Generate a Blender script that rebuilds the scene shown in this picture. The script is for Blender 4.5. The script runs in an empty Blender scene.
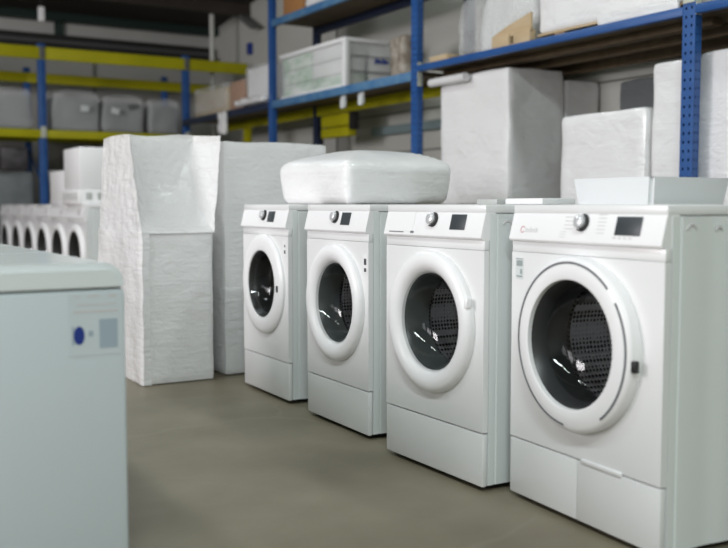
import bpy, bmesh, math, random
from mathutils import Vector, Matrix, noise
random.seed(7)
sc = bpy.context.scene
COL = sc.collection
PI = math.pi

# ------------------------------------------------------------------ materials
MATS = {}
def mat(name, col, rough=.5, metal=0., bump=None, var=None, coat=0., alpha=1., spec=.5, trans=0.):
    m = bpy.data.materials.new(name); m.use_nodes = True
    nt = m.node_tree; b = nt.nodes['Principled BSDF']
    b.inputs['Base Color'].default_value = (*col, 1)
    b.inputs['Roughness'].default_value = rough
    b.inputs['Metallic'].default_value = metal
    b.inputs['Coat Weight'].default_value = coat
    b.inputs['Coat Roughness'].default_value = .12
    b.inputs['Alpha'].default_value = alpha
    b.inputs['Specular IOR Level'].default_value = spec
    tc = nt.nodes.new('ShaderNodeTexCoord')
    if var:      # (scale xyz, amount, other colour)
        mp = nt.nodes.new('ShaderNodeMapping'); mp.inputs['Scale'].default_value = var[0]
        n = nt.nodes.new('ShaderNodeTexNoise'); n.inputs['Scale'].default_value = 1; n.inputs['Detail'].default_value = 5
        r = nt.nodes.new('ShaderNodeValToRGB'); r.color_ramp.elements[0].position = .35; r.color_ramp.elements[1].position = .68
        r.color_ramp.elements[0].color = (*col, 1); r.color_ramp.elements[1].color = (*var[1], 1)
        nt.links.new(tc.outputs['Object'], mp.inputs[0]); nt.links.new(mp.outputs[0], n.inputs['Vector'])
        nt.links.new(n.outputs['Fac'], r.inputs[0]); nt.links.new(r.outputs[0], b.inputs['Base Color'])
    if bump:     # list of (kind, scale xyz, strength, distance)
        prev = None
        for kind, s, st, d in bump:
            mp = nt.nodes.new('ShaderNodeMapping'); mp.inputs['Scale'].default_value = s
            nt.links.new(tc.outputs['Object'], mp.inputs[0])
            if kind == 'noise':
                n = nt.nodes.new('ShaderNodeTexNoise'); n.inputs['Scale'].default_value = 1; n.inputs['Detail'].default_value = 4
                n.inputs['Distortion'].default_value = .6
                out = n.outputs['Fac']
            else:
                n0 = nt.nodes.new('ShaderNodeTexNoise'); n0.inputs['Scale'].default_value = 1.3
                nt.links.new(mp.outputs[0], n0.inputs['Vector'])
                ad = nt.nodes.new('ShaderNodeVectorMath'); ad.operation = 'MULTIPLY_ADD'
                ad.inputs[1].default_value = (1.2, 1.2, 1.2)
                nt.links.new(n0.outputs['Color'], ad.inputs[0]); nt.links.new(mp.outputs[0], ad.inputs[2])
                n = nt.nodes.new('ShaderNodeTexVoronoi'); n.feature = 'DISTANCE_TO_EDGE'; n.inputs['Scale'].default_value = 1
                cl = nt.nodes.new('ShaderNodeMath'); cl.operation = 'MINIMUM'; cl.inputs[1].default_value = .12
                nt.links.new(ad.outputs[0], n.inputs['Vector'])
                nt.links.new(n.outputs['Distance'], cl.inputs[0]); out = cl.outputs[0]
            if kind == 'noise': nt.links.new(mp.outputs[0], n.inputs['Vector'])
            bp = nt.nodes.new('ShaderNodeBump'); bp.inputs['Strength'].default_value = st; bp.inputs['Distance'].default_value = d
            nt.links.new(out, bp.inputs['Height'])
            if prev: nt.links.new(prev.outputs[0], bp.inputs['Normal'])
            prev = bp
        nt.links.new(prev.outputs[0], b.inputs['Normal'])
    MATS[name] = m
    return m

mat('white_enamel', (.80, .795, .80), .32, coat=.25)
mat('white_plastic', (.84, .83, .84), .34)
mat('panel_white', (.86, .85, .86), .28)
mat('cabinet_white', (.76, .785, .785), .34)
mat('seam_grey', (.22, .23, .23), .6)
mat('black_plastic', (.012, .012, .013), .45)
mat('dark_rubber', (.03, .031, .032), .38)
mat('grey_rubber', (.09, .10, .10), .33)
mat('arc_grey', (.16, .165, .18), .3)
mat('display', (.04, .048, .055), .4)
mat('print_grey', (.60, .58, .59), .6)
mat('label_print', (.30, .34, .34), .6)
mat('print_dark', (.06, .06, .07), .6)
mat('print_red', (.62, .33, .36), .5)
mat('chrome', (.72, .72, .74), .16, 1.)
mat('silver', (.66, .66, .68), .3, .35)
mat('paddle_steel', (.3, .3, .31), .45, .6)
mat('sticker', (.66, .69, .69), .5)
mat('sticker_blue', (.012, .035, .24), .45)
mat('sticker_bluegrey', (.36, .43, .50), .5)
mat('top_grey', (.74, .77, .78), .25, coat=.3)
mat('appliance_grey', (.60, .655, .69), .35)
WR = [('noise', (4, 4, 38), .22, .02), ('crease', (9, 9, 13), .4, .012), ('noise', (11, 11, 16), .4, .02)]
mat('film_white', (.86, .85, .855), .30, bump=WR, coat=.4)
mat('film_white_smooth', (.86, .85, .855), .36, bump=[('noise', (3, 3, 34), .32, .012), ('noise', (7, 7, 9), .55, .02), ('crease', (5, 5, 8), .4, .010)], coat=.3)
mat('foam_white', (.82, .815, .82), .55, bump=[('noise', (60, 60, 60), .15, .003)])
mat('foam_tray', (.70, .71, .72), .4)
mat('carton_white', (.78, .77, .78), .5, bump=[('noise', (6, 6, 25), .2, .008)])
mat('carton_pale', (.72, .73, .72), .45, var=((3, 3, 9), (.80, .80, .80)), bump=[('noise', (9, 9, 20), .3, .01)])
mat('carton_green', (.30, .46, .32), .5, var=((6, 4, 11), (.76, .78, .76)), bump=[('noise', (9, 9, 20), .3, .01)])
mat('carton_grey', (.40, .415, .40), .5, var=((4, 4, 7), (.56, .56, .55)))
mat('cardboard', (.50, .37, .22), .75, var=((3, 3, 14), (.58, .45, .29)))
mat('cardboard_grey', (.44, .36, .25), .4, var=((4, 4, 9), (.52, .46, .36)), bump=[('crease', (7, 7, 9), .4, .01)])
mat('cardboard_brown', (.40, .25, .18), .6, var=((3, 3, 10), (.44, .29, .22)))
mat('cardboard_orange', (.36, .17, .06), .6)
mat('scrap_brown', (.20, .16, .12), .6, var=((14, 14, 14), (.46, .42, .37)))
mat('wrap_grey', (.16, .175, .18), .28, bump=WR, var=((3, 3, 5), (.22, .235, .24)))
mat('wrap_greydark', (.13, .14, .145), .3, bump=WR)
mat('dark_goods', (.045, .04, .042), .5, var=((6, 6, 10), (.11, .10, .11)))
mat('rack_blue', (.016, .078, .27), .42, var=((5, 5, 8), (.026, .10, .31)))
mat('rack_blue_worn', (.045, .15, .33), .45, var=((9, 9, 9), (.11, .23, .38)))
mat('rack_yellow', (.46, .43, .006), .5, var=((3, 3, 3), (.40, .37, .006)), spec=.3)
mat('plywood', (.10, .068, .036), .7, var=((2, 9, 2), (.14, .10, .055)))
mat('tape_beige', (.52, .54, .46), .6)
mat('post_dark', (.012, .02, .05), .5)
mat('wall_paint', (.50, .50, .46), .85, var=((.8, .8, .8), (.55, .55, .51)))
mat('wall_back', (.42, .42, .40), .85, var=((.8, .8, .8), (.48, .47, .45)))
mat('roof_dark', (.035, .028, .022), .9, var=((1, 4, 1), (.05, .04, .032)))
mat('beam_green', (.012, .03, .024), .6)
mat('tray_black', (.012, .011, .011), .6)
mat('duct_grey', (.09, .09, .09), .5)
mat('strut_grey', (.12, .125, .12), .5)
mat('pipe_white', (.55, .55, .52), .4)
mat('duct_blue', (.20, .26, .27), .5)
mat('seam_dark', (.18, .18, .165), .8)
mat('glass_window', (.8, .85, .9), .05)

# floor: brownish grey sealed concrete with faint cracks
def floor_mat():
    m = mat('concrete', (.165, .140, .095), .46, var=((1.7, 1.7, 1.7), (.245, .212, .152)), bump=[('noise', (40, 40, 40), .10, .004), ('noise', (4, 4, 4), .05, .02)])
    nt = m.node_tree; b = nt.nodes['Principled BSDF']
    tc = nt.nodes.new('ShaderNodeTexCoord'); mp = nt.nodes.new('ShaderNodeMapping'); mp.inputs['Scale'].default_value = (.6, .6, .6)
    mp.inputs['Location'].default_value = (.3, .12, 0)
    n0 = nt.nodes.new('ShaderNodeTexNoise'); n0.inputs['Scale'].default_value = 3
    ad = nt.nodes.new('ShaderNodeVectorMath'); ad.operation = 'MULTIPLY_ADD'; ad.inputs[1].default_value = (.35, .35, .35)
    v = nt.nodes.new('ShaderNodeTexVoronoi'); v.feature = 'DISTANCE_TO_EDGE'; v.inputs['Scale'].default_value = 1
    r = nt.nodes.new('ShaderNodeValToRGB'); r.color_ramp.elements[0].position = .002; r.color_ramp.elements[1].position = .012
    r.color_ramp.elements[0].color = (.75, .75, .75, 1); r.color_ramp.elements[1].color = (0, 0, 0, 1)
    mx = nt.nodes.new('ShaderNodeMix'); mx.data_type = 'RGBA'; mx.inputs['B'].default_value = (.27, .24, .18, 1)
    src = b.inputs['Base Color'].links[0].from_socket
    L = nt.links.new
    L(tc.outputs['Object'], mp.inputs[0]); L(mp.outputs[0], n0.inputs['Vector']); L(n0.outputs['Color'], ad.inputs[0]); L(mp.outputs[0], ad.inputs[2])
    L(ad.outputs[0], v.inputs['Vector']); L(v.outputs['Distance'], r.inputs[0])
    mu = nt.nodes.new('ShaderNodeMath'); mu.operation = 'MULTIPLY'; mu.inputs[1].default_value = .45
    L(r.outputs[0], mu.inputs[0]); L(mu.outputs[0], mx.inputs['Factor']); L(src, mx.inputs['A']); L(mx.outputs['Result'], b.inputs['Base Color'])
    return m
floor_mat()

# drum steel: perforated
def drum_mat():
    m = mat('drum_steel', (.5, .5, .52), .30, .6)
    nt = m.node_tree; b = nt.nodes['Principled BSDF']; L = nt.links.new
    tc = nt.nodes.new('ShaderNodeTexCoord')
    v = nt.nodes.new('ShaderNodeTexVoronoi'); v.inputs['Scale'].default_value = 66; v.inputs['Randomness'].default_value = .12
    r = nt.nodes.new('ShaderNodeValToRGB'); r.color_ramp.elements[0].position = .34; r.color_ramp.elements[1].position = .46
    r.color_ramp.elements[0].color = (.02, .02, .02, 1); r.color_ramp.elements[1].color = (.75, .75, .77, 1)
    bp = nt.nodes.new('ShaderNodeBump'); bp.inputs['Strength'].default_value = .9; bp.inputs['Distance'].default_value = .006
    L(tc.outputs['Object'], v.inputs['Vector']); L(v.outputs['Distance'], r.inputs[0]); L(r.outputs[0], b.inputs['Base Color'])
    L(v.outputs['Distance'], bp.inputs['Height']); L(bp.outputs[0], b.inputs['Normal'])
drum_mat()

def glass_mat(name, tint, ior=1.5, extra=.0):
    m = bpy.data.materials.new(name); m.use_nodes = True; nt = m.node_tree
    nt.nodes.remove(nt.nodes['Principled BSDF']); out = nt.nodes['Material Output']
    t = nt.nodes.new('ShaderNodeBsdfTransparent'); t.inputs[0].default_value = (*tint, 1)
    g = nt.nodes.new('ShaderNodeBsdfGlossy'); g.inputs['Roughness'].default_value = .04
    fr = nt.nodes.new('ShaderNodeLayerWeight'); fr.inputs[0].default_value = .35
    pw = nt.nodes.new('ShaderNodeMath'); pw.operation = 'POWER'; pw.inputs[1].default_value = 3.0
    sc_ = nt.nodes.new('ShaderNodeMath'); sc_.operation = 'MULTIPLY_ADD'; sc_.inputs[1].default_value = .35; sc_.inputs[2].default_value = .035
    mx = nt.nodes.new('ShaderNodeMixShader'); L = nt.links.new
    L(fr.outputs['Facing'], pw.inputs[0]); L(pw.outputs[0], sc_.inputs[0])
    L(sc_.outputs[0], mx.inputs[0]); L(t.outputs[0], mx.inputs[1]); L(g.outputs[0], mx.inputs[2]); L(mx.outputs[0], out.inputs[0])
    MATS[name] = m
glass_mat('door_glass', (.74, .75, .75)); glass_mat('door_glass_dark', (.55, .55, .55))

def film_mat(name, alpha, col, rough=.22):
    m = mat(name, col, rough, bump=[('crease', (8, 8, 13), .55, .02), ('noise', (6, 6, 30), .4, .02), ('noise', (18, 18, 12), .3, .02)], alpha=alpha, coat=.2)
film_mat('film_clear', .30, (.86, .87, .88)); film_mat('film_milky', .82, (.90, .89, .895), .2)

# ------------------------------------------------------------------ mesh helpers
def new_bm(): return bmesh.new()
def box(bm, x0, x1, y0, y1, z0, z1, bev=0., seg=2):
    r = bmesh.ops.create_cube(bm, size=1)
    vs = r['verts']
    for v in vs:
        v.co = Vector((x0 + (v.co.x + .5) * (x1 - x0), y0 + (v.co.y + .5) * (y1 - y0), z0 + (v.co.z + .5) * (z1 - z0)))
    if bev > 0:
        es = list({e for v in vs for e in v.link_edges})
        bmesh.ops.bevel(bm, geom=es, offset=bev, segments=seg, affect='EDGES', profile=.5)
    return bm
def prism(bm, pts, axis, a0, a1):
    """closed 2-D outline extruded along an axis"""
    def P(p, a):
        return {'x': (a, p[0], p[1]), 'y': (p[0], a, p[1]), 'z': (p[0], p[1], a)}[axis]
    A = [bm.verts.new(P(p, a0)) for p in pts]; B = [bm.verts.new(P(p, a1)) for p in pts]
    n = len(pts)
    for i in range(n): bm.faces.new((A[i], A[(i+1) % n], B[(i+1) % n], B[i]))
    bm.faces.new(A[::-1]); bm.faces.new(B)
    bmesh.ops.recalc_face_normals(bm, faces=bm.faces[:])
    return bm
def lathe(bm, prof, zc, yc=0., n=64, a0=0., a1=2*PI, closed=False):
    """profile (radius, out) turned about the x axis; out points to -x"""
    full = abs(a1 - a0 - 2*PI) < 1e-6
    m = n if full else n + 1
    rings = []
    for i in range(m):
        a = a0 + (a1 - a0) * i / n
        rings.append([bm.verts.new((-o, yc - r*math.cos(a), zc + r*math.sin(a))) for r, o in prof])
    k = len(prof)
    for i in range(n if full else n):
        A, B = rings[i], rings[(i+1) % m]
        for j in range(k if closed else k-1):
            bm.faces.new((A[j], A[(j+1) % k], B[(j+1) % k], B[j]))
    if not full and closed:
        bm.faces.new(rings[0][::-1]); bm.faces.new(rings[-1])
    bmesh.ops.recalc_face_normals(bm, faces=bm.faces[:])
    return bm
def tube(bm, p, q, r, n=10):
    p, q = Vector(p), Vector(q); d = q - p
    res = bmesh.ops.create_cone(bm, cap_ends=True, segments=n, radius1=r, radius2=r, depth=d.length)
    M = Matrix.Translation((p+q)/2) @ d.to_track_quat('Z', 'Y').to_matrix().to_4x4()
    bmesh.ops.transform(bm, matrix=M, verts=res['verts']); return bm
def soft(bm, x0, x1, y0, y1, z0, z1, r=.04, amp=.008, fr=5., cuts=14, seed=0, sag=0., taper=0.):
    """a film-wrapped box: rounded, slightly lumpy; bottom kept flat"""
    b2 = bmesh.new(); bmesh.ops.create_cube(b2, size=1)
    bmesh.ops.subdivide_edges(b2, edges=b2.edges[:], cuts=cuts, use_grid_fill=True)
    S = Vector((x1-x0, y1-y0, z1-z0)); C0 = Vector(((x0+x1)/2, (y0+y1)/2, (z0+z1)/2)); h = S/2
    r = min(r, min(S)/2.1)
    for v in b2.verts:
        t = Vector([math.copysign(1, c) * abs(2*c)**.72 for c in v.co])   # more loops near the edges
        p = Vector((t.x*h.x, t.y*h.y, t.z*h.z))
        q = Vector([max(-h[i]+r, min(h[i]-r, p[i])) for i in range(3)])
        d = p - q
        if d.length > 1e-9:
            k = max(abs(d.x), abs(d.y), abs(d.z)); p = q + d.normalized()*min(k, r)
        w = C0 + p
        nv = noise.noise_vector(w*fr + Vector((seed*7.1, seed*3.3, 0)))
        f = min(1., (w.z - z0)/.06)
        w = w + nv*amp*f
        if taper and t.z > 0: w.x += (C0.x-w.x)*taper*t.z; w.y += (C0.y-w.y)*taper*t.z
        if sag and t.z > .9: w.z -= sag*(1-t.x*t.x)*(1-t.y*t.y)
        w.z = max(w.z, z0)
        v.co = w
    me = bpy.data.meshes.new('tmp'); b2.to_mesh(me); b2.free(); bm.from_mesh(me); bpy.data.meshes.remove(me)
    return bm
def obj(name, bm, m, parent=None, smooth=True, loc=None):
    me = bpy.data.meshes.new(name); bm.to_mesh(me); bm.free()
    if smooth:
        try: me.shade_smooth()
        except Exception: pass
        try: me.set_sharp_from_angle(angle=math.radians(38))
        except Exception: pass
    o = bpy.data.objects.new(name, me); COL.objects.link(o)
    me.materials.append(MATS[m])
    if parent: o.parent = parent
    if loc: o.location = loc
    return o
def tag(o, label, cat, group=None):
    o['label'] = label; o['category'] = cat
    if group: o['group'] = group
    return o
def thing(name, label, cat, loc=(0, 0, 0), rz=0., group=None):
    o = bpy.data.objects.new(name, None); COL.objects.link(o); o.empty_display_size = .1
    o.location = loc; o.rotation_euler = (0, 0, rz)
    return tag(o, label, cat, group)
def struct(name, bm, m, parent=None, smooth=False):
    o = obj(name, bm, m, parent, smooth)
    if not parent: o['kind'] = 'structure'
    return o
def copy_tree(o, parent=None):
    c = o.copy(); COL.objects.link(c); c.parent = parent
    for ch in list(o.children): copy_tree(ch, c)
    return c
def BX(*a, **k): return box(new_bm(), *a, **k)
def text_bm(s, size, M, depth=.0006):
    cu = bpy.data.curves.new('t', 'FONT'); cu.body = s; cu.size = size; cu.extrude = depth; cu.resolution_u = 3
    cu.align_x = 'LEFT'
    o = bpy.data.objects.new('t', cu); COL.objects.link(o)
    me = bpy.data.meshes.new_from_object(o.evaluated_get(bpy.context.evaluated_depsgraph_get()))
    bm = new_bm(); bm.from_mesh(me); bpy.data.meshes.remove(me)
    bpy.data.objects.remove(o); bpy.data.curves.remove(cu)
    bmesh.ops.transform(bm, matrix=M, verts=bm.verts[:]); return bm

# ------------------------------------------------------------------ the hall
XR, YB, XL, YF = 5.44, 13.2, -6.0, -6.0
def roof(y): return 3.52 + .12*(YB - y)
struct('floor', BX(XL-.2, XR+.2, YF-.2, YB+.2, -.1, 0), 'concrete')
struct('wall_back', BX(XL, XR, YB, YB+.2, 0, roof(YB)+.3), 'wall_back')
def slope_wall(x0, x1): return prism(new_bm(), [(YF, 0), (YB, 0), (YB, roof(YB)+.05), (YF, roof(YF)+.05)], 'x', x0, x1)
struct('wall_right', slope_wall(XR, XR+.2), 'wall_paint')
# left wall: three tall windows let the daylight in
WZ0, WZ1 = 1.7, 4.15
wins = [(-3.6, -.6), (.6, 3.6), (4.4, 7.0)]
b = new_bm(); box(b, XL-.2, XL, YF, YB, 0, WZ0)
ys = [YF] + [v for w in wins for v in w] + [YB]
for i in range(0, len(ys), 2): box(b, XL-.2, XL, ys[i], ys[i+1], WZ0, WZ1)
prism(b, [(YF, WZ1), (YB-(WZ1-3.57)/.12, WZ1), (YF, roof(YF)+.05)], 'x', XL-.2, XL)
struct('wall_left', b, 'wall_paint')
for i, (a, c) in enumerate(wins):
    f = new_bm()
    for y in (a+.03, (a+c)/2, c-.03): box(f, XL-.14, XL-.06, y-.03, y+.03, WZ0, WZ1)
    for z in (WZ0+.03, (WZ0+WZ1)/2, WZ1-.03): box(f, XL-.14, XL-.06, a, c, z-.03, z+.03)
    o = struct('window_%d' % (i+1), f, 'white_plastic')
    obj('window_pane', BX(XL-.11, XL-.105, a, c, WZ0, WZ1), 'door_glass', o)
struct('wall_front', BX(XL, XR, YF-.2, YF, 0, roof(YF)), 'wall_paint')
struct('ceiling', prism(new_bm(), [(YF-.2, roof(YF-.2)), (YB+.2, roof(YB+.2)), (YB+.2, roof(YB+.2)+.15), (YF-.2, roof(YF-.2)+.15)], 'x', XL-.2, XR+.2), 'roof_dark')
# roof timbers
for i, y in enumerate((12.0, 10.4, 8.8, 7.2)):
    struct('trim_%d' % (i+1), BX(XL, XR, y-.05, y+.05, roof(y)-.16, roof(y)), 'roof_dark')
struct('trim_5', BX(XL, XR, YB-.16, YB, 3.41, roof(YB)), 'beam_green')                    # eave beam
b = BX(XL, 5.35, YB-.24, YB, 2.98, 3.10); box(b, XL, 5.35, YB-.14, YB, 3.16, 3.23)
struct('trim_6', b, 'tray_black')                                                         # cable tray on the end wall
struct('trim_7', BX(XL, 5.35, YB-.13, YB, 3.10, 3.16), 'duct_grey')
struct('trim_8', BX(3.16, 3.27, YB-.05, YB, 3.16, 3.42), 'beam_green')
struct('trim_9', BX(3.66, 3.685, YB-.03, YB, 1.0, 2.98), 'seam_dark')
struct('trim_10', tube(new_bm(), (4.945, 12.1, 0), (4.945, 12.1, roof(12.1)+.02), .032, 12), 'pipe_white')
b = new_bm(); prism(b, [(12.35, 3.72), (12.5, 3.72), (11.62, 3.28), (11.47, 3.28)], 'x', 5.28, 5.40)
struct('trim_11', b, 'strut_grey')
b = new_bm()                                                                               # cladding joints and rail on the side wall
for y in (11.3, 9.6, 7.9, 6.2, 4.5, 2.8): box(b, XR-.012, XR, y-.012, y+.012, 0, roof(y)-.02)
box(b, XR-.012, XR, 3, 11, 1.53, 1.545); box(b, XR-.012, XR, 3, 11, 1.93, 1.945)
struct('trim_12', b, 'seam_dark')
struct('trim_13', BX(XR-.08, XR, 6.15, 8.75, 1.72, 1.81, bev=.01), 'duct_blue')
struct('trim_14', BX(XR-.06, XR, 11.88, 11.97, 3.0, 3.15, bev=.01), 'sticker_blue')  # small blue junction box mounted on the side wall
pl = thing('pendant_holder', 'small white holder hanging on a cord from the dark roof', 'lamp', (2.67, 11.75, 0))
cz = roof(11.75)
obj('cord', tube(new_bm(), (0, 0, 3.31), (0, 0, cz), .007, 6), 'tray_black', pl)
obj('holder', BX(-.035, .035, -.035, .035, 3.14, 3.31, bev=.012), 'white_plastic', pl)

# ------------------------------------------------------------------ pallet racks
def perforated(bm, along, w, z0, z1, pos, flip=1):
    """a strip w wide with two columns of punched holes; along 'y' lies in the plane x=pos[0], along 'x' in the plane y=pos[1]"""
    cols = [0, .20, .34, .66, .80, 1.]; rows = []; z = z0
    while z < z1-.05: rows += [z, z+.034]; z += .05
    rows.append(z1)
    def P(u, z): return (pos[0], pos[1]-w/2+u*w, z) if along == 'y' else (pos[0]+u*w, pos[1], z)
    V = [[bm.verts.new(P(u, z)) for u in cols] for z in rows]
    for i in range(len(rows)-1):
        for j in range(5):
            if i % 2 == 1 and j in (1, 3) and i < len(rows)-2: continue
            f = (V[i][j], V[i][j+1], V[i+1][j+1], V[i+1][j])
            bm.faces.new(f if flip > 0 else f[::-1])
def post(name, x, y, z1, parent, m='rack_blue', w=.086, d=.052, holes=True):
    bm = new_bm()
    if holes:
        perforated(bm, 'y', w, 0.01, z1, (x, y), -1)
        perforated(bm, 'x', d, 0.01, z1, (x, y-w/2), 1)
        perforated(bm, 'x', d, 0.01, z1, (x, y+w/2), -1)
        bm.faces.new([bm.verts.new((x+d, y+k*w/2, zz)) for k, zz in ((-1, .01), (1, .01), (1, z1), (-1, z1))])
        bmesh.ops.remove_doubles(bm, verts=bm.verts[:], dist=.0005)
        o = obj(name, bm, m, parent, smooth=False)
        s = o.modifiers.new('wall', 'SOLIDIFY'); s.thickness = .004; s.offset = 0
    else:
        o = obj(name, BX(x, x+d, y-w/2, y+w/2, 0.01, z1, bev=.006), m, parent)
    obj('foot_plate', BX(x-.02, x+d+.02, y-w/2-.02, y+w/2+.02, 0, .012), m, o)
    return o

rr = thing('pallet_rack', 'blue post storage rack with wooden decks along the right side wall', 'rack', (4.4, 7.8, 0))
rr.location = (0, 0, 0)
PY = [1.05, 3.755, 6.51, 9.19]
XF, XB = 4.40, 4.92
for y in PY:
    p = post('post', XF, y, 3.9, rr)
    if y in (3.755, 6.51):
        pz = (2.13, 2.36) if y == 3.755 else (2.02, 2.14)
        o = obj('tape', BX(XF-.006, XF+.0, y-.040, y+.040, *pz), 'tape_beige', p) if y == 3.755 else None
        obj('tape', BX(XF+.0, XF+.045, y-.0495, y-.0455, pz[0]-.07, pz[1]), 'tape_beige', p)
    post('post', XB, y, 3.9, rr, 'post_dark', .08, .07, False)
    for z in ((.5, 1.0) if y != 3.755 else (2.35,)): obj('brace', tube(new_bm(), (XF+.06, y, z), (XB+.02, y, z+.35), .012, 6), 'post_dark', rr)
def beam(x, y0, y1, z0, z1, m, d=.045, name='beam'): return obj(name, BX(x, x+d, y0, y1, z0, z1, bev=.005), m, rr)
for i, (y0, y1) in enumerate(((1.1, 3.71), (3.80, 6.465), (6.555, 9.145), (9.235, 11.78))):
    m = 'rack_blue' if i < 2 else 'rack_blue_worn'; dz = .04 if i < 2 else 0
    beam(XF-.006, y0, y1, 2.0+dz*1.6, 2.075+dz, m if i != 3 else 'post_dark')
    beam(XB, y0, y1, 2.02 if i < 2 else 1.94, 2.088 if i < 2 else 2.04, 'plywood' if i < 2 else 'rack_yellow')
    obj('deck', BX(XF+.04, XB+(.46 if i < 2 else .07), y0-.04, y1+.04, 2.05+dz, 2.075+dz), 'plywood', rr)
    if i < 2:
        beam(XF+.25, y0, y1, 2.04, 2.09, 'plywood', .09, 'support_batten'); beam(XB+.30, y0, y1, 2.0, 2.09, 'plywood', .06, 'support_batten')
    if i == 2:
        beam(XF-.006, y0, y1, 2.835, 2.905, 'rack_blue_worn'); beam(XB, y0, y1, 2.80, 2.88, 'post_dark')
        obj('deck', BX(XF+.04, XB+.07, y0-.04, y1+.04, 2.88, 2.905), 'plywood', rr)
b = BX(XB+.02, XB+.12, 8.50, 9.08, 1.70, 1.80, bev=.01); box(b, XB+.02, XB+.12, 8.50, 9.08, 1.81, 1.935, bev=.01)
obj('stub_beam', b, 'rack_yellow', rr)
obj('bracket', BX(XB+.02, XB+.10, 8.42, 8.495, 1.76, 1.94, bev=.01), 'tray_black', rr)
b = BX(XB+.03, XB+.10, 9.16, 9.24, 1.55, 1.94, bev=.01); obj('bracket', b, 'tray_black', rr)
b = BX(XB, XB+.07, 10.95, 11.07, 1.5, 1.94, bev=.01); obj('bracket', b, 'rack_yellow', rr)

br = thing('pallet_rack', 'yellow beam storage rack across the far end wall', 'rack', (0, 0, 0))
YR, YRB = 11.87, 12.67
for x in (-.92, .88, 2.68, 4.48):
    q = obj('post', BX(x-.045, x+.045, YR-.04, YR+.03, .01, 2.9, bev=.006), 'rack_blue', br)
    for z in (1.865, 2.80): obj('beam_lock', BX(x-.03, x+.03, YR-.075, YR-.05, z-.075, z+.06, bev=.004), 'tape_beige' if z < 2 else 'strut_grey', q)
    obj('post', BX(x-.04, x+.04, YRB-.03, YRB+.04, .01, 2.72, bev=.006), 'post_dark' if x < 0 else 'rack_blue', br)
    for z in (.5, 1.2): obj('brace', tube(new_bm(), (x, YR, z), (x, YRB, z+.5), .012, 6), 'rack_blue', br)
xs = [-.92, .88, 2.68, 4.48]
for i in range(3):
    a, c = xs[i], xs[i+1]+ (0.85 if i == 2 else 0)
    obj('beam', BX(a, c, YR-.055, YR-.01, 2.715, 2.86, bev=.008), 'rack_yellow', br)
    obj('beam', BX(a, c, YRB-.045, YRB, 2.53, 2.655, bev=.008), 'rack_yellow', br)
    obj('beam', BX(a, xs[i+1]+(.4 if i == 2 else 0), YR-.055, YR-.01, 1.79, 1.89, bev=.008), 'rack_yellow', br)
    obj('beam', BX(a, xs[i+1], YRB-.045, YRB, 1.79, 1.89, bev=.008), 'rack_yellow', br)
    obj('deck', BX(a+.05, xs[i+1]-.05, YR-.008, YRB-.05, 1.865, 1.89), 'plywood', br)

# goods on the far rack
G = 'grey film wrapped boxes on the far rack'
for x0, x1, z1, m, lab, sd in ((2.05, 2.56, 2.34, 'wrap_grey', 'grey film wrapped box left of the far rack post, at the picture edge', 1),
                           (2.79, 3.36, 2.35, 'wrap_grey', 'grey film wrapped box with a white tag just right of the far rack post', 2),
                           (3.42, 3.92, 2.33, 'wrap_greydark', 'darker film wrapped box with tilted white note, middle of the far shelf', 3),
                           (4.01, 4.385, 2.31, 'wrap_greydark', 'round shouldered grey film bundle beside the corner rack post', 4)):
    t = thing('wrapped_box', lab, 'wrapped box', ((x0+x1)/2, 12.05, 1.89), 0, G)
    w = (x1-x0)/2
    obj('box', soft(new_bm(), -w, w, -.15, .33, 0.0005, z1-1.89-.06, r=.03, amp=.012, cuts=8, seed=sd), m, t)
    obj('film', soft(new_bm(), -w-.015, w+.02, -.17, .36, .002, z1-1.89+.03, r=.04, amp=.03, cuts=10, seed=sd+9, taper=.05), 'film_clear', t)
    if sd in (2, 3):
        k = obj('note', BX(-.05, .05, -.006, 0, -.035, .035), 'sticker', t); k.location = (.10 if sd == 2 else -.12, -.222, .27 if sd == 2 else .26)
        if sd == 3: k.rotation_euler = (0, .25, 0)
t = tag(obj('wrapped_pallet', soft(new_bm(), 1.75, 2.62, 12.02, 12.55, 0, 1.39, r=.06, amp=.02, cuts=14, seed=21), 'wrap_grey'),
        'grey film wrapped pallet load standing low under the far rack', 'wrapped pallet')
GD = 'dark cartons stored under the far shelf'
for x0, x1, z0, z1, lab in ((1.95, 2.20, 1.42, 1.66, 'dark carton on the grey wrapped pallet, at the picture edge'),
                        (2.24, 2.55, 1.42, 1.69, 'dark carton on the grey wrapped pallet, close to the blue post')):
    tag(obj('carton', BX(x0, x1, 12.1, 12.5, z0, z1, bev=.01), 'dark_goods'), lab, 'carton', GD)
z = 0
for k, h in enumerate((.62, .42, .24, .14)):
    tag(obj('carton', BX(2.80+.01*k, 3.02-.008*k, 12.05, 12.5, z+.0005, z+h, bev=.01), 'carton_grey' if k % 2 else 'dark_goods'),
        ['pale lower carton in the narrow stack right of the far blue post, on the floor', 'second carton up in the narrow stack right of the far blue post',
         'third carton up in the narrow stack right of the far blue post', 'top carton of the narrow stack right of the far blue post'][k], 'carton', GD); z += h
z = 0
for k, h in enumerate((.9, .45, .33)):
    tag(obj('carton', BX(3.06, 3.62, 12.1, 12.55, z+.0005, z+h, bev=.01), ('dark_goods', 'wrap_greydark', 'dark_goods')[k]),
        ['dark carton on the floor behind the far washer row', 'greyish carton in the stack behind the far white foam cases', 'topmost dark carton in the stack under the far shelf'][k], 'carton', GD); z += h

# goods in the side rack -------------------------------------------------------
Z1 = 2.0755
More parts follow.
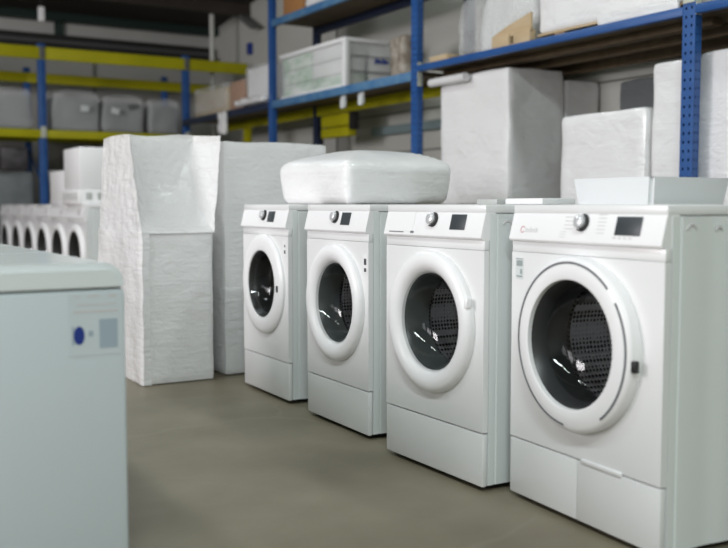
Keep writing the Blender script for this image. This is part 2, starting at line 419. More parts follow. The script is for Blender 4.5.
# last bay: cartons under film, white wrapped box, crumpled film
t = thing('cardboard_carton', 'long cardboard carton under torn film on the far shelf end', 'carton', (4.45, 10.95, Z1))
obj('carton', BX(0, .30, -.52, .52, 0, .29, bev=.008), 'cardboard_grey', t)
obj('film', soft(new_bm(), -.012, .31, -.50, .53, .05, .35, r=.03, amp=.02, fr=9, cuts=12, seed=31), 'film_clear', t)
tag(obj('cardboard_carton', BX(4.47, 4.74, 10.02, 10.41, Z1, 2.40, bev=.008), 'cardboard_brown'), 'plain brown cardboard carton next to the white wrapped box', 'carton')
t = thing('wrapped_box', 'white film wrapped box on the shelf left of the film covered pallet of cartons', 'wrapped box', (4.47, 9.62, Z1))
obj('box', soft(new_bm(), 0, .40, -.26, .30, 0, .42, r=.03, amp=.012, cuts=9, seed=33), 'carton_white', t)
obj('film', soft(new_bm(), -.015, .43, -.28, .34, .002, .45, r=.03, amp=.02, cuts=9, seed=34), 'film_clear', t)
tag(obj('film_bundle', soft(new_bm(), 4.33, 4.42, 9.25, 10.0, 2.08, 2.15, r=.035, amp=.03, fr=9, cuts=12, seed=35), 'film_milky'), 'crumpled clear film lying along the shelf edge', 'plastic film')
tag(obj('plastic_bag', soft(new_bm(), 4.320, 4.374, 10.25, 10.42, 1.80, 2.06, r=.03, amp=.02, fr=10, cuts=10, seed=36), 'film_milky'), 'white plastic bag hanging from the shelf edge below the brown cartons', 'plastic bag')

# third bay: film wrapped pallet of printed cartons
t = thing('carton_pallet', 'film wrapped block of printed white and green cartons on the shelf', 'wrapped cartons', (4.46, 8.38, Z1))
for i, (y0, y1, m) in enumerate(((.02, .64, 'carton_green'), (-.64, 0., 'carton_pale'))):
    for k in range(3): obj('carton', BX(.01, .25, y0, y1, .003+k*.138, .136+k*.138, bev=.008), 'carton_green' if (i == 0 or k < 1) else 'carton_pale', t)
for k in range(3): obj('carton', BX(.26, .50, -.64, .60, .003+k*.138, .136+k*.138, bev=.008), 'carton_pale', t)
obj('film', soft(new_bm(), -.012, .525, -.665, .66, .001, .44, r=.022, amp=.006, cuts=12, seed=41), 'film_clear', t)
obj('edge_guard', BX(-.026, .030, -.69, -.630, .0, .44, bev=.01), 'foam_white', t)
b = BX(-.025, .53, -.68, .67, .415, .455, bev=.012); box(b, -.02, .02, -.66, .66, 0.001, .03, bev=.01); obj('cap_sheet', b, 'foam_white', t)
b = new_bm(); yy = .30
for k in range(7):
    w = .012+.006*(k % 3); box(b, yy, yy+w, -.6735, -.670, .235, .262+.012*((k*2) % 3)); yy += w+.006
obj('print', b, 'sticker_blue', t)
b = new_bm()
for z in (.15, .29): box(b, .02, .50, -.6725, -.670, z, z+.007)
box(b, .205, .213, -.6725, -.670, .02, .25)
obj('print', b, 'print_dark', t)
tag(obj('mesh_bag', soft(new_bm(), 4.68, 4.86, 7.08, 7.34, Z1, 2.49, r=.05, amp=.02, fr=8, cuts=12, seed=44), 'scrap_brown'), 'brown speckled bundle between the carton block and the blue post', 'bundle')
for k, (y, lab) in enumerate(((7.74, 'white paper tag hanging under the shelf, the one nearer the carton block corner'), (7.42, 'white paper tag hanging under the shelf, the one nearer the blue post'))):
    b = BX(XF+.045, XF+.05, y-.045, y+.045, 1.90, 1.998); box(b, XF+.03, XF+.045, y-.04, y+.03, 1.885, 1.97)
    tag(obj('paper_tag', b, 'sticker'), lab, 'tag')
# upper level of the third bay
tag(obj('cardboard_carton', BX(4.46, 4.85, 8.55, 9.0, 2.9055, 3.25, bev=.01), 'cardboard_orange'), 'orange brown carton on the high shelf beside the blue post', 'carton')
tag(obj('wrapped_bundle', soft(new_bm(), 4.43, 4.85, 7.25, 8.5, 2.9055, 3.02, r=.05, amp=.02, cuts=12, seed=46), 'film_white'), 'flat white wrapped bundle on the high shelf', 'wrapped bundle')
# second bay
Z1 = 2.1155
t = thing('wrapped_stack', 'tall clear film wrapped load leaning on the shelf next to tan cardboard', 'wrapped load', (4.51, 5.62, Z1))
obj('load', soft(new_bm(), .08, .42, -.38, .30, 0, .62, r=.06, amp=.03, cuts=10, seed=51, taper=.25), 'carton_pale', t)
obj('film', soft(new_bm(), .0, .46, -.44, .46, .001, .70, r=.05, amp=.045, fr=6, cuts=16, seed=52, taper=.34), 'film_clear', t)
t = thing('cardboard_tray', 'tan cardboard trays on the shelf in front of the clear wrapped load', 'cardboard tray', (4.415, 5.33, Z1))
b = new_bm(); prism(b, [(-.20, .07), (.21, .06), (.21, .09), (.06, .14), (-.20, .20)], 'x', .012, .03)
obj('tray', b, 'cardboard', t, smooth=False)
b = BX(.0, .06, .02, .21, .0, .085, bev=.004); box(b, .0, .06, -.20, -.03, .0, .085, bev=.004); obj('block', b, 'cardboard', t)
obj('tray', BX(.012, .055, -.20, .21, .0, .012), 'cardboard', t)
tag(obj('wrapped_box', soft(new_bm(), 4.47, 4.88, 3.84, 5.10, Z1+.045, 2.66, r=.03, amp=.008, cuts=14, seed=54), 'film_white_smooth'), 'large white wrapped box high on the shelf beside the tan cardboard', 'wrapped box')
b = new_bm()
for y in (4.0, 4.45, 4.9): box(b, 4.48, 4.86, y-.05, y+.05, Z1, Z1+.03)
box(b, 4.465, 4.86, 3.86, 5.10, Z1+.03, Z1+.044)
tag(obj('wooden_pallet', b, 'cardboard', smooth=False), 'thin tan pallet under the large white wrapped box', 'pallet')
b = soft(new_bm(), 4.425, 4.46, 3.86, 4.50, Z1+.0, 2.185, r=.016, amp=.02, fr=7, cuts=12, seed=57)
tag(obj('film_sheet', b, 'film_milky'), 'loose clear film trailing along the shelf below the white wrapped box', 'plastic film')
tag(obj('cardboard_offcut', BX(4.45, 4.60, 6.13, 6.37, Z1, 2.17, bev=.006), 'cardboard'), 'small tan cardboard block on the shelf next to the blue post', 'cardboard')
tag(obj('film_roll', tube(new_bm(), (4.46, 5.9, 1.965), (4.46, 6.36, 1.965), .034, 14), 'film_milky').__class__ and bpy.data.objects['film_roll'], 'pale film roll hung under the shelf beam', 'film roll')

# wrapped machines standing in the rack, on the floor
def pair_stack(label, x0, x1, y0, y1, zs, seed, mats=('film_white_smooth', 'film_white_smooth'), sag=0.):
    t = thing('wrapped_stack', label, 'wrapped stack', ((x0+x1)/2, (y0+y1)/2, 0))
    hx, hy = (x1-x0)/2, (y1-y0)/2; z = 0
    for k, h in enumerate(zs):
        obj('wrapped_carton', soft(new_bm(), -hx, hx, -hy, hy, z+.0003, z+h, r=.03, amp=.010, cuts=14, seed=seed+k, sag=sag if k == len(zs)-1 else 0), mats[k % 2], t)
        z += h
    return t
pair_stack('tallest white wrapped stack behind the third washer, two cartons high', 4.52, 5.06, 5.47, 6.32, (1.0, 1.0), 61)
pair_stack('shaded white wrapped stack half hidden behind the right side of the tallest stack', 5.075, 5.43, 5.475, 6.1, (.98, .96), 64)
pair_stack('lower white wrapped stack with sagging top left of the blue post', 4.50, 5.05, 4.15, 4.90, (.85, .745), 67, sag=.02)
pair_stack('narrow white wrapped stack directly behind the blue post', 4.51, 4.90, 3.805, 4.12, (.95, .90), 70)
pair_stack('film streaked white stack at the picture edge, right of the blue post', 4.52, 4.90, 2.95, 3.785, (.95, .92), 73, ('film_white', 'film_white'))

tag(obj('wrapped_carton', soft(new_bm(), 5.09, 5.42, 4.2, 4.95, 0, 1.87, r=.03, amp=.01, cuts=12, seed=77), 'wrap_greydark'), 'added dark grey block for the shaded wall behind the lower white stack', 'wrapped carton')  # added dark block, its grey stands in for shade on the wall
# ------------------------------------------------------------------ washing machines
H = 1.0
def panel_frame(y, z):
    """point and axes on the sloping control panel"""
    p0, p1 = Vector((-.01555, 0, .885)), Vector((.0117, 0, .994))
    up = (p1-p0).normalized(); nrm = Vector((-up.z, 0, up.x)); t = (z-p0.z)/up.z
    P = p0 + up*t + Vector((0, y, 0)); R = Vector((0, -1, 0))
    return Matrix(((R.x, up.x, nrm.x, P.x), (R.y, up.y, nrm.y, P.y), (R.z, up.z, nrm.z, P.z), (0, 0, 0, 1)))
def on_panel(bm, y, z, w, h, d, bev=0.):
    b2 = BX(-w/2, w/2, -h/2, h/2, 0, d, bev=bev)
    bmesh.ops.transform(b2, matrix=panel_frame(y, z), verts=b2.verts[:])
    me = bpy.data.meshes.new('t'); b2.to_mesh(me); b2.free(); bm.from_mesh(me); bpy.data.meshes.remove(me); return bm
def washer(label, x, y, w=.628, rz=0., zc=.562, style='fat', ro=.27, ri=.182, split=False, knob_y=.0, disp=(-.12, .07), group=None, far=False, D=.60, zs=.205):
    t = thing('washing_machine', label, 'washing machine', (x, y, 0), rz, group)
    hw = w/2
    # cabinet: two fluted sides, back, floor
    c = new_bm()
    for s in (-1, 1):
        fl = [(.024, 0), (.048, 0), (.051, .004), (.057, .004), (.060, 0), (.13, 0), (.155, .003), (.20, .003), (.225, 0), (.29, 0), (.315, .003), (.36, .003), (.385, 0), (.45, 0), (.475, .003), (.52, .003), (.545, 0), (D, 0)]
        pts = [(px, s*(hw-d)) for px, d in fl] + [(D, s*(hw-.02)), (.024, s*(hw-.02))]
        prism(c, pts, 'z', .022, .968)
    box(c, D-.015, D, -hw+.02, hw-.02, .022, .968); box(c, .03, D-.015, -hw+.02, hw-.02, .035, .05)
    cab = obj('cabinet', c, 'cabinet_white', t)
    # top plate
    obj('top_plate', BX(.004, D+.004, -hw, hw, .970, H, bev=.007), 'white_enamel', t)
    # front panel with the round opening
    f = new_bm(); rh = ri+.03; N = 64; z0, z1 = zs+.005, .842
    ci, co_ = [], []
    for i in range(N):
        a = 2*PI*i/N; cy, cz = math.cos(a), math.sin(a)
        k = min((hw-.001)/abs(cy) if abs(cy) > 1e-6 else 9, ((z1-zc) if cz > 0 else (zc-z0))/abs(cz) if abs(cz) > 1e-6 else 9)
        ci.append((rh*cy, zc+rh*cz)); co_.append([k*cy, zc+k*cz])
    for cy, cz in ((hw-.001, z1), (-hw+.001, z1), (hw-.001, z0), (-hw+.001, z0)):
        j = min(range(N), key=lambda i: (co_[i][0]-cy)**2+(co_[i][1]-cz)**2); co_[j] = [cy, cz]
    def ring(pts, xx): return [f.verts.new((xx, p[0], p[1])) for p in pts]
    A, B, Bb, Ab = ring(ci, 0), ring(co_, 0), ring(co_, .022), ring(ci, .022)
    for i in range(N):
        j = (i+1) % N
        for P_, Q_ in ((A, B), (B, Bb), (Bb, Ab), (Ab, A)): f.faces.new((P_[i], P_[j], Q_[j], Q_[i]))
    bmesh.ops.recalc_face_normals(f, faces=f.faces[:])
    obj('front_panel', f, 'white_enamel', t)
    obj('fascia', BX(.001, .022, -hw+.001, hw-.001, .8430, .8775, bev=.002), 'white_enamel', t)
    # kick panel
    if split:
        kp = obj('kick_panel', BX(0, .022, .004, hw-.001, .018, zs, bev=.004), 'white_enamel', t)
        kp = obj('kick_panel', BX(0, .022, -hw+.001, .0025, .018, zs, bev=.004), 'white_enamel', t)
        obj('grip', BX(-.006, .01, -.20, -.02, zs-.0035, zs+.010, bev=.004), 'panel_white', kp)
    else:
        kp = obj('kick_panel', BX(0, .022, -hw+.001, hw-.001, .018, zs, bev=.005), 'white_enamel', t)
    obj('plinth', BX(.03, D-.03, -hw+.02, hw-.02, .008, .05), 'black_plastic', t)
    for fx in (.07, D-.07):
        for fy in (-hw+.07, hw-.07):
            b = new_bm(); tube(b, (fx, fy, 0), (fx, fy, .02), .028, 14); obj('foot', b, 'black_plastic', t)
    # control panel with an overhanging lip
    prof = [(.05, .996), (.016, .996), (.011, .990), (-.013, .894), (-.014, .886), (-.010, .880), (.004, .877), (.05, .877)]
    cp = new_bm(); prism(cp, prof, 'y', -hw+.002, hw-.002)
    cpo = obj('control_panel', cp, 'panel_white', t)
    # knob, display, printing
    if knob_y is not None:
        k = new_bm(); prk = [(.0001, .024), (.016, .024), (.020, .021), (.022, .003), (.027, .003), (.027, 0)]
        M = panel_frame(knob_y, .945); n = 28; rg = []
        for i in range(n):
            a = 2*PI*i/n; rg.append([k.verts.new(M @ Vector((r*math.cos(a), r*math.sin(a), o))) for r, o in prk])
        for i in range(n):
            for j in range(len(prk)-1): k.faces.new((rg[i][j], rg[(i+1) % n][j], rg[(i+1) % n][j+1], rg[i][j+1]))
        bmesh.ops.recalc_face_normals(k, faces=k.faces[:])
        kn = obj('knob', k, 'silver', t)
        m = new_bm(); on_panel(m, knob_y, .945, .060, .060, .0015, .0007)
        b = new_bm(); lk = [(.024, .0035), (.0245, .012), (.028, .010), (.0285, 0)]
        rg = []
        for i in range(13):
            a = -PI*.62 + PI*1.0*i/12
            rg.append([b.verts.new(M @ Vector((r*math.cos(a), r*math.sin(a), o))) for r, o in lk])
        for i in range(12):
            for j in range(3): b.faces.new((rg[i][j], rg[i+1][j], rg[i+1][j+1], rg[i][j+1]))
        obj('knob_shade', b, 'black_plastic', kn); m.free()  # black half ring painted in as the knob's shadow, lower right
    dy, dw = disp
    d = new_bm(); on_panel(d, dy, .938, dw, .056, .002, .0008); obj('display', d, 'print_grey' if far else 'display', t)
    # door
    if style == 'disc':
        pr = [(ro, 0), (ro+.001, .028), (ro-.006, .038), (ro-.016, .042), (ri+.008, .049), (ri+.002, .046), (ri, .038), (ri, 0)]
    elif style == 'flat':
        pr = [(ro, 0), (ro, .012), (ro-.008, .021), (ro-.025, .026), (ri+.02, .028), (ri+.005, .024), (ri, .014), (ri-.004, 0)]
    else:
        pr = [(ro, 0), (ro+.001, .010), (ro-.004, .021), (ro-.014, .029), (ro-.032, .033), (ri+.028, .030), (ri+.012, .020), (ri+.003, .008), (ri-.004, -.01)]
    dr = obj('door', lathe(new_bm(), pr, zc, n=72), 'white_plastic', t)
    gm = 'grey_rubber' if style == 'fat' else 'dark_rubber'
    g = [(ri+.001, .034 if style == 'disc' else .02), (ri-.006, .024 if style == 'disc' else .010), (ri-.018, -.012), (ri-.022, -.05), (ri-.014, -.10), (ri+.01, -.11)] if style != 'fat' else \
        [(ri-.002, .0), (ri-.010, -.012), (ri-.016, -.05), (ri-.022, -.10), (ri+.01, -.115)]
    obj('gasket', lathe(new_bm(), g, zc, n=64), gm, t)
    gl = [(ri-.006, .016), (ri-.016, -.010), (ri-.034, -.050), (ri-.062, -.075), (.06, -.088), (.0005, -.090)]
    obj('door_glass', lathe(new_bm(), gl, zc, n=64), 'door_glass', dr)
    rd = min(.235, hw-.06)
    obj('drum', lathe(new_bm(), [(ri-.01, -.118), (rd, -.135), (rd, -.42), (.15, -.45), (.0005, -.44)], zc, n=64), 'drum_steel', t)
    if not far:
        b = new_bm()
        for q in range(3):
            a = .6+q*2*PI/3; y0, zz = math.cos(a), math.sin(a)
            p1 = Vector((.15, (rd-.005)*y0, zc+(rd-.005)*zz)); p2 = Vector((.41, (rd-.005)*y0, zc+(rd-.005)*zz))
            res = bmesh.ops.create_cone(b, cap_ends=True, segments=10, radius1=.03, radius2=.022, depth=.24)
            Mx = Matrix.Translation((p1+p2)/2) @ (p2-p1).to_track_quat('Z', 'Y').to_matrix().to_4x4()
            bmesh.ops.transform(b, matrix=Mx, verts=res['verts'])
        obj('drum_paddle', b, 'paddle_steel', t)
    t['_dummy'] = 0; del t['_dummy']
    if style == 'disc':
        ra = .252
        for a0, a1 in ((.82, 3.75+.9), (-.93, .62)):
            a = lathe(new_bm(), [(ra-.0032, .0432), (ra-.0032, .0452), (ra+.0032, .0445), (ra+.0032, .040)], zc, n=60, a0=PI-a1 if False else a0, a1=a1)
            # angles run from the picture's right side upwards
            for v in a.verts: v.co.y = v.co.y
            obj('trim_line', a, 'arc_grey', dr)
    return t, dr, hw

# image right is local -y : lathe() maps angle 0 to -y, so angles read as in the picture
R4, d4, hw4 = washer('nearest white washer at the right edge, flat door ring with dark curved lines', 2.083, 2.170, w=.708, rz=-.07, style='disc', ro=.271, ri=.198, zc=.572, split=True, knob_y=-.008, disp=(-.210, .105), D=.66, zs=.208)
b = BX(-.036, -.018, -.282, -.265, .525, .56, bev=.003); obj('latch', b, 'black_plastic', d4)
b = new_bm(); box(b, -.0012, 0, .288, .331, .752, .822); st = obj('energy_label', b, 'sticker', R4)
b = new_bm(); box(b, -.002, -.001, .293, .325, .795, .814); box(b, -.002, -.001, .293, .325, .758, .763); box(b, -.002, -.001, .295, .305, .768, .785); box(b, -.002, -.001, .290, .329, .818, .8205); obj('print', b, 'label_print', st)
b = new_bm()
for k in range(4): on_panel(b, .055, .925+.012*k, .04+.005*(k % 2), .0022, .0006)
for k in range(6): on_panel(b, -.095, .915+.011*k, .034+.004*(k % 2), .0022, .0006)
for k in range(4): on_panel(b, -.16-.022*k, .903, .012, .004, .0006)
for k in range(3): on_panel(b, .075, .915-.008*k, .03, .0015, .0006)
obj('panel_marks', b, 'print_grey', R4)
M = panel_frame(.272, .910)
lg = obj('logo', text_bm('indesit', .026, M), 'print_grey', R4, smooth=False)
b = new_bm(); M2 = panel_frame(.285, .918); rg = []
for i in range(24):
    a = 2*PI*i/24+.5
    rg.append([b.verts.new(M2 @ Vector((r*math.cos(a), r*math.sin(a), o))) for r, o in ((.0085, .0), (.0085, .0008), (.0118, .0008), (.0118, 0))])
for i in range(20):
    for j in range(3): b.faces.new((rg[i][j], rg[i+1][j], rg[i+1][j+1], rg[i][j+1]))
obj('logo_ring', b, 'print_red', lg)
# screw covers in the side wall
def cover(parent, hw, xx, z, r):
    b = new_bm(); rg = []
    for i in range(15):
        a = PI*(.08+.84*i/14); rg.append([b.verts.new((xx+rr_*math.cos(a), -hw-o, z+rr_*math.sin(a))) for rr_, o in ((r-.004, 0), (r-.002, .003), (r+.002, .003), (r+.004, 0))])
    for i in range(14):
        for j in range(3): b.faces.new((rg[i][j], rg[i+1][j], rg[i+1][j+1], rg[i][j+1]))
    obj('screw_cover', b, 'print_grey', parent)
cover(R4, hw4, .095, .925, .018); cover(R4, hw4, .20, .925, .012)

R3, d3, hw3 = washer('white washer second from the right edge, thick puffy door ring and scuffed label strip', 2.041, 2.900, w=.622, style='fat', ro=.263, ri=.182, zc=.568, knob_y=-.01, disp=(-.165, .088))
b = BX(-.032, -.010, -.257, -.238, .64, .675, bev=.006); b2 = obj('latch', b, 'panel_white', d3)
cover(R3, hw3, .10, .925, .018)
b = new_bm(); on_panel(b, .20, .935, .18, .075, .001); pf = obj('protective_film', b, 'foam_white', R3)
b = new_bm(); on_panel(b, .112, .897, .02, .008, .0016); on_panel(b, .22, .896, .10, .003, .0016); obj('film_edge', b, 'arc_grey', pf)
R2, d2, hw2 = washer('white washer third from the right edge, with two black icons beside its puffy door', 2.100, 3.724, w=.588, rz=-.03, style='fat', ro=.260, ri=.179, zc=.563, knob_y=.0, disp=(-.098, .082))
b = BX(-.0012, 0, -.284, -.246, .71, .79); st = obj('sticker', b, 'foam_white', R2)
b = BX(-.002, -.0012, -.277, -.257, .746, .772); box(b, -.002, -.0012, -.276, -.258, .716, .732); obj('icon', b, 'print_dark', st)
R1, d1, hw1 = washer('white washer farthest back of the four front ones, flat ring door with black latch', 2.140, 4.552, w=.588, rz=-.035, style='flat', ro=.260, ri=.172, zc=.587, knob_y=.0, disp=(-.095, .082))
b = BX(-.032, -.018, -.226, -.208, .560, .592, bev=.004); obj('latch', b, 'black_plastic', d1)
b = BX(-.0012, 0, -.272, -.236, .745, .82); st = obj('sticker', b, 'foam_white', R1)
b = BX(-.002, -.0012, -.264, -.249, .755, .773); box(b, -.002, -.0012, -.262, -.251, .787, .80); obj('icon', b, 'print_dark', st)

# far row of six more
GF = 'washers in the far row behind the wrapped stacks'
F0, fd, _ = washer('first washer of the far row, nearest to the wrapped stacks', 2.17, 8.44, w=.60, style='flat', ro=.262, ri=.205, knob_y=None, disp=(-.13, .08), group=GF, far=True)
ordn = ['second', 'third', 'fourth', 'fifth', 'sixth']
for k in range(5):
    c = copy_tree(F0); c.location = (2.17, 8.44+.615*(k+1), 0)
    c['label'] = '%s washer of the far row counted from the wrapped stacks' % ordn[k]

# things lying on the washers -----------------------------------------------------
b = soft(new_bm(), 2.28, 2.91, 3.94, 4.68, 1.0005, 1.20, r=.038, amp=.010, fr=4, cuts=20, seed=81)
for v in b.verts:   # domed top, slightly drawn in at the foot
    u = (v.co.x-2.595)/.315; w = (v.co.y-4.31)/.37; h = (v.co.z-1.0)/.2
    if h > .5: v.co.z += .085*max(0, 1-max(abs(u), abs(w))**2.2)*(h-.5)*2
    k = 1-.07*(1-min(h, 1))**2; v.co.x = 2.595+(v.co.x-2.595)*k; v.co.y = 4.31+(v.co.y-4.31)*k
tag(obj('wrapped_bundle', b, 'film_white_smooth'), 'white pillow shaped wrapped bundle lying across two washers', 'wrapped bundle')
t = thing('foam_tray', 'shallow translucent white tray on top of the nearest washer', 'tray', (2.545, 2.322, 1.0003))
b = new_bm()
def loop(bm, hx, hy, z): return [bm.verts.new((sx*hx, sy*hy, z)) for sx, sy in ((-1, -1), (1, -1), (1, 1), (-1, 1))]
L0, L1, L2, L3 = loop(b, .18, .168, 0), loop(b, .19, .182, .088), loop(b, .18, .172, .088), loop(b, .17, .158, .008)
b.faces.new(L0[::-1]); b.faces.new(L3)
for A, B in ((L0, L1), (L1, L2), (L2, L3)):
    for i in range(4): b.faces.new((A[i], A[(i+1) % 4], B[(i+1) % 4], B[i]))
bmesh.ops.recalc_face_normals(b, faces=b.faces[:])
bmesh.ops.bevel(b, geom=[e for e in b.edges if abs(e.verts[0].co.z-e.verts[1].co.z) > .05], offset=.012, segments=3, affect='EDGES')
obj('tray', b, 'foam_tray', t)
tag(obj('foam_sheet', BX(2.45, 2.62, 2.76, 2.98, 1.0003, 1.024, bev=.005), 'foam_white'), 'thin white foam strip on the second washer next to the tray', 'foam strip')
tag(obj('foam_sheet', BX(2.45, 2.66, 3.03, 3.16, 1.0003, 1.022, bev=.003), 'carton_grey'), 'thin grey strip on the second washer before the tallest stack', 'strip')

# stacks in film beside the washers -------------------------------------------------
t = thing('wrapped_stack', 'film wrapped stack in the aisle, tall carton above a lower box', 'wrapped stack', (0, 0, 0))
obj('lower_carton', soft(new_bm(), 1.668, 2.082, 5.11, 5.9, 0.001, .848, r=.016, amp=.007, cuts=20, seed=92), 'film_white', t)
obj('upper_carton', soft(new_bm(), 1.715, 2.075, 5.425, 5.95, .849, 1.392, r=.03, amp=.008, cuts=16, seed=93), 'film_white', t)
b = new_bm(); NU, NV = 60, 44; rows = []
for j in range(NV+1):
    v = j/NV; row = []
    # path: left side (back to front), across the front, right side
    for i in range(NU*2+1):
        s = i/(NU*2)
        zt = 1.400+.008*math.sin(11*s); yt = 5.405; yf = yt-(yt-5.100)*v
        xl, xr = 1.700-.036*v, 2.088-.008*v
        if s < .3:
            q = s/.3; x_, y_ = xl, 5.93+(yf-5.93)*q
        elif s < .8:
            q = (s-.3)/.5; e = abs(2*q-1); k = 1.15 + 3.4*(1-e**3)
            x_ = xl+(xr-xl)*q; y_ = yt-(yt-5.100)*(v**k)
        else:
            q = (s-.8)/.2; x_, y_ = xr+(.060*(1-v)+.003)*q, yf+(5.155-.052*v-yf)*q
        z_ = zt + (.842-zt)*v
        P = Vector((x_, y_, z_)); nv = noise.noise_vector(P*8)*.005 + noise.noise_vector(Vector((x_*20+z_*14, y_*14, z_*20-x_*12)))*.004
        fo = 0.
        if .3 <= s <= .8:      # taut folds fanning out of the two upper corners
            ux = min(q, 1-q); an = math.atan2(ux*.8, v+.02); rd_ = math.hypot(ux*.8, v)
            fo = .0035*math.sin(24*an+5*noise.noise(P*3))*math.exp(-((rd_-.6)/.3)**2)*(1-(2*ux)**4)
        row.append(b.verts.new((x_+nv.x, y_+nv.y-.004-fo, z_)))
    rows.append(row)
for j in range(NV):
    for i in range(NU*2): b.faces.new((rows[j][i], rows[j][i+1], rows[j+1][i+1], rows[j+1][i]))
obj('film', b, 'film_milky', t)
b = new_bm(); rows = []                                # loose film hanging down the left side and round the front corner
for j in range(31):
    v = j/30; row = []
    for i in range(25):
        q = i/24
        P = Vector((1.657-.010*math.sin(q*11+v*4)*(1-q), 5.9+(5.098-5.9)*min(q/.85, 1), .846*(1-v)+.004))
        if q > .85: P.x += (q-.85)/.15*.05
        nv = noise.noise_vector(P*7)*.012; row.append(b.verts.new((P.x+nv.x*.8-.004, P.y+nv.y*.3-.002, P.z)))
    rows.append(row)
for j in range(30):
    for i in range(24): b.faces.new((rows[j][i], rows[j][i+1], rows[j+1][i+1], rows[j+1][i]))
obj('film_skirt', b, 'film_milky', t)
t = thing('wrapped_stack', 'broad white wrapped block standing between the aisle stack and the washers', 'wrapped stack', (0, 0, 0))
obj('wrapped_carton', soft(new_bm(), 2.176, 2.86, 5.175, 5.95, 0.001, 1.365, r=.02, amp=.009, cuts=22, seed=96), 'film_white', t)
obj('film_band', soft(new_bm(), 2.170, 2.866, 5.168, 5.957, .004, .52, r=.02, amp=.007, cuts=16, seed=95), 'film_milky', t)

# foam cases on the far row
t = thing('foam_case', 'tall white foam case on the first far washer', 'foam case', (2.40, 8.50, 1.0005))
obj('base', BX(-.25, .27, -.25, .33, 0, .13, bev=.01), 'foam_white', t)
obj('case', BX(-.235, .25, -.235, .31, .131, .49, bev=.015), 'carton_white', t)
b = new_bm()
for k in range(4): box(b, -.19+.1*k, -.14+.1*k, -.2525, -.2495, .04, .10)
for k in range(5): box(b, -.2525, -.2495, -.18+.1*k, -.13+.1*k, .04, .10)
obj('slot', b, 'carton_grey', t)
tag(obj('foam_case', BX(2.19, 2.68, 8.90, 9.45, 1.0005, 1.31, bev=.015), 'carton_white'), 'lower white foam case on the second far washer', 'foam case')

# ------------------------------------------------------------------ near left row of appliances
def appliance(label, y0, first=False):
    t = thing('white_appliance', label, 'appliance', (.455, y0+.30, 0), 0, 'appliances in the near left row')
    hw, hd = .305, .298
    obj('body', BX(-hw, hw, -hd, hd, .03, .782, bev=.012, seg=3), 'appliance_grey', t)
    # lid with well rounded ends
    pts = []; r = .055; z0, z1 = .787, .850
    pts += [(-hw, z0), (hw, z0)]
    for i in range(9): a = i*PI/16; pts.append((hw-r+r*math.cos(a), z1-r+r*math.sin(a)))
    for i in range(9): a = PI/2+i*PI/16; pts.append((-hw+r+r*math.cos(a), z1-r+r*math.sin(a)))
    b = prism(new_bm(), pts, 'y', -hd-.004, hd)
    es = [e for e in b.edges if abs(e.verts[0].co.y-e.verts[1].co.y) < 1e-6 and min(v.co.z for v in e.verts) > z0+.003 and e.verts[0].co.y < 0]
    bmesh.ops.bevel(b, geom=es, offset=.018, segments=4, affect='EDGES')
    obj('lid', b, 'top_grey', t)
    obj('gap', BX(-hw+.01, hw-.01, -hd+.01, hd-.01, .778, .79), 'seam_grey', t)
    for fx in (-.24, .24):
        for fy in (-.24, .24): obj('foot', tube(new_bm(), (fx, fy, 0), (fx, fy, .032), .025, 12), 'black_plastic', t)
    return t, hd
ap, hd = appliance('nearest pale appliance with blue and grey rating label, at lower left', 2.47, True)
yv = -hd-.0005
def lab(name, x0, x1, z0, z1, m, par, d=.0012): return obj(name, BX(x0-.43, x1-.43, yv-d, yv, z0, z1), m, par)
sk = lab('rating_label', .585, .722, .610, .772, 'sticker', ap, .0006); sk.data.materials[0] = MATS['appliance_grey']
b = new_bm()
for z0, z1, x0, x1 in ((.762, .766, .600, .614), (.762, .768, .635, .664), (.760, .767, .688, .710), (.741, .745, .606, .71), (.722, .729, .598, .715)):
    box(b, x0-.43, x1-.43, yv-.0012, yv-.0005, z0, z1)
obj('print', b, 'print_grey', sk)
b = new_bm(); res = bmesh.ops.create_circle(b, cap_ends=True, segments=28, radius=1)
for v in b.verts: v.co = Vector((.612-.43+v.co.x*.014, yv-.0014, .664+v.co.y*.024))
obj('emblem', b, 'sticker_blue', sk)
lab('print', .594, .600, .640, .688, 'sticker_bluegrey', sk, .0012); lab('print', .636, .648, .66, .675, 'sticker_bluegrey', sk, .0012)
lab('print', .664, .712, .628, .704, 'sticker_bluegrey', sk, .0012)
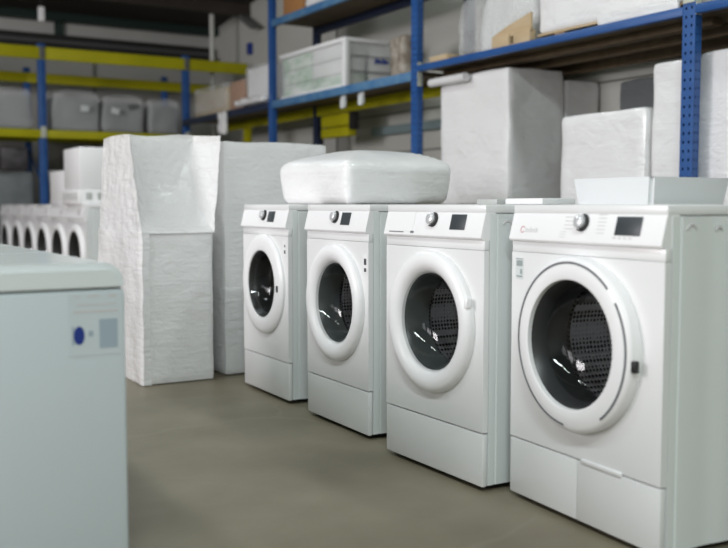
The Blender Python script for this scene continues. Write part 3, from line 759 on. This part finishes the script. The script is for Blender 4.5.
appliance('pale appliance second in the near left row, directly behind the labelled one', 3.07)
appliance('pale appliance third in the near left row', 3.67)
appliance('pale appliance fourth and farthest in the near left row', 4.27)

# ------------------------------------------------------------------ light
def area(name, loc, rot, sx, sy, power, col):
    l = bpy.data.lights.new(name, 'AREA'); l.shape = 'RECTANGLE'; l.size = sx; l.size_y = sy; l.energy = power; l.color = col
    o = bpy.data.objects.new(name, l); COL.objects.link(o); o.location = loc; o.rotation_euler = rot; return o
for i, (a, c) in enumerate(wins):
    area('daylight', (XL+.02, (a+c)/2, (WZ0+WZ1)/2), (0, -PI/2, 0), WZ1-WZ0-.2, c-a-.2, (45, 100, 350)[i], (1., .96, .985))
for x, y in ((-.8, .6), (-.8, 4.2), (3.6, 2.6), (1.6, 7.2)):
    area('ceiling_fill', (x, y, roof(y)-.25), (0, 0, 0), .35, 1.5, 44, (.90, 1., .975))  # unseen overhead lamps, the deepest one added to brighten the side rack goods
area('ceiling_fill', (-1.0, -2.5, roof(-2.5)-.3), (0, 0, 0), .5, 3.0, 270, (.88, 1., .985))  # unseen fill lamp added behind the camera to lift faces turned towards it
w = bpy.data.worlds.new('World'); sc.world = w; w.use_nodes = True
w.node_tree.nodes['Background'].inputs[0].default_value = (.8, .88, 1, 1); w.node_tree.nodes['Background'].inputs[1].default_value = .6

# ------------------------------------------------------------------ camera
cam = bpy.data.cameras.new('Camera'); co = bpy.data.objects.new('Camera', cam); COL.objects.link(co)
al, pt = math.atan(579/960), math.atan(69.5/960)
co.location = (0, 0, 1.0); co.rotation_euler = (PI/2-pt, 0, -al)
cam.sensor_width = 36; cam.lens = 36*960/728; cam.clip_start = .05
cam.dof.use_dof = True; cam.dof.focus_distance = 3.9; cam.dof.aperture_fstop = 1.75
sc.camera = co
sc.view_settings.view_transform = 'Standard'; sc.view_settings.look = 'None'; sc.view_settings.gamma = 1
sc.view_settings.exposure = 0.12
sc.cycles.use_denoising = True
sc.cycles.max_bounces = 10; sc.cycles.transparent_max_bounces = 16
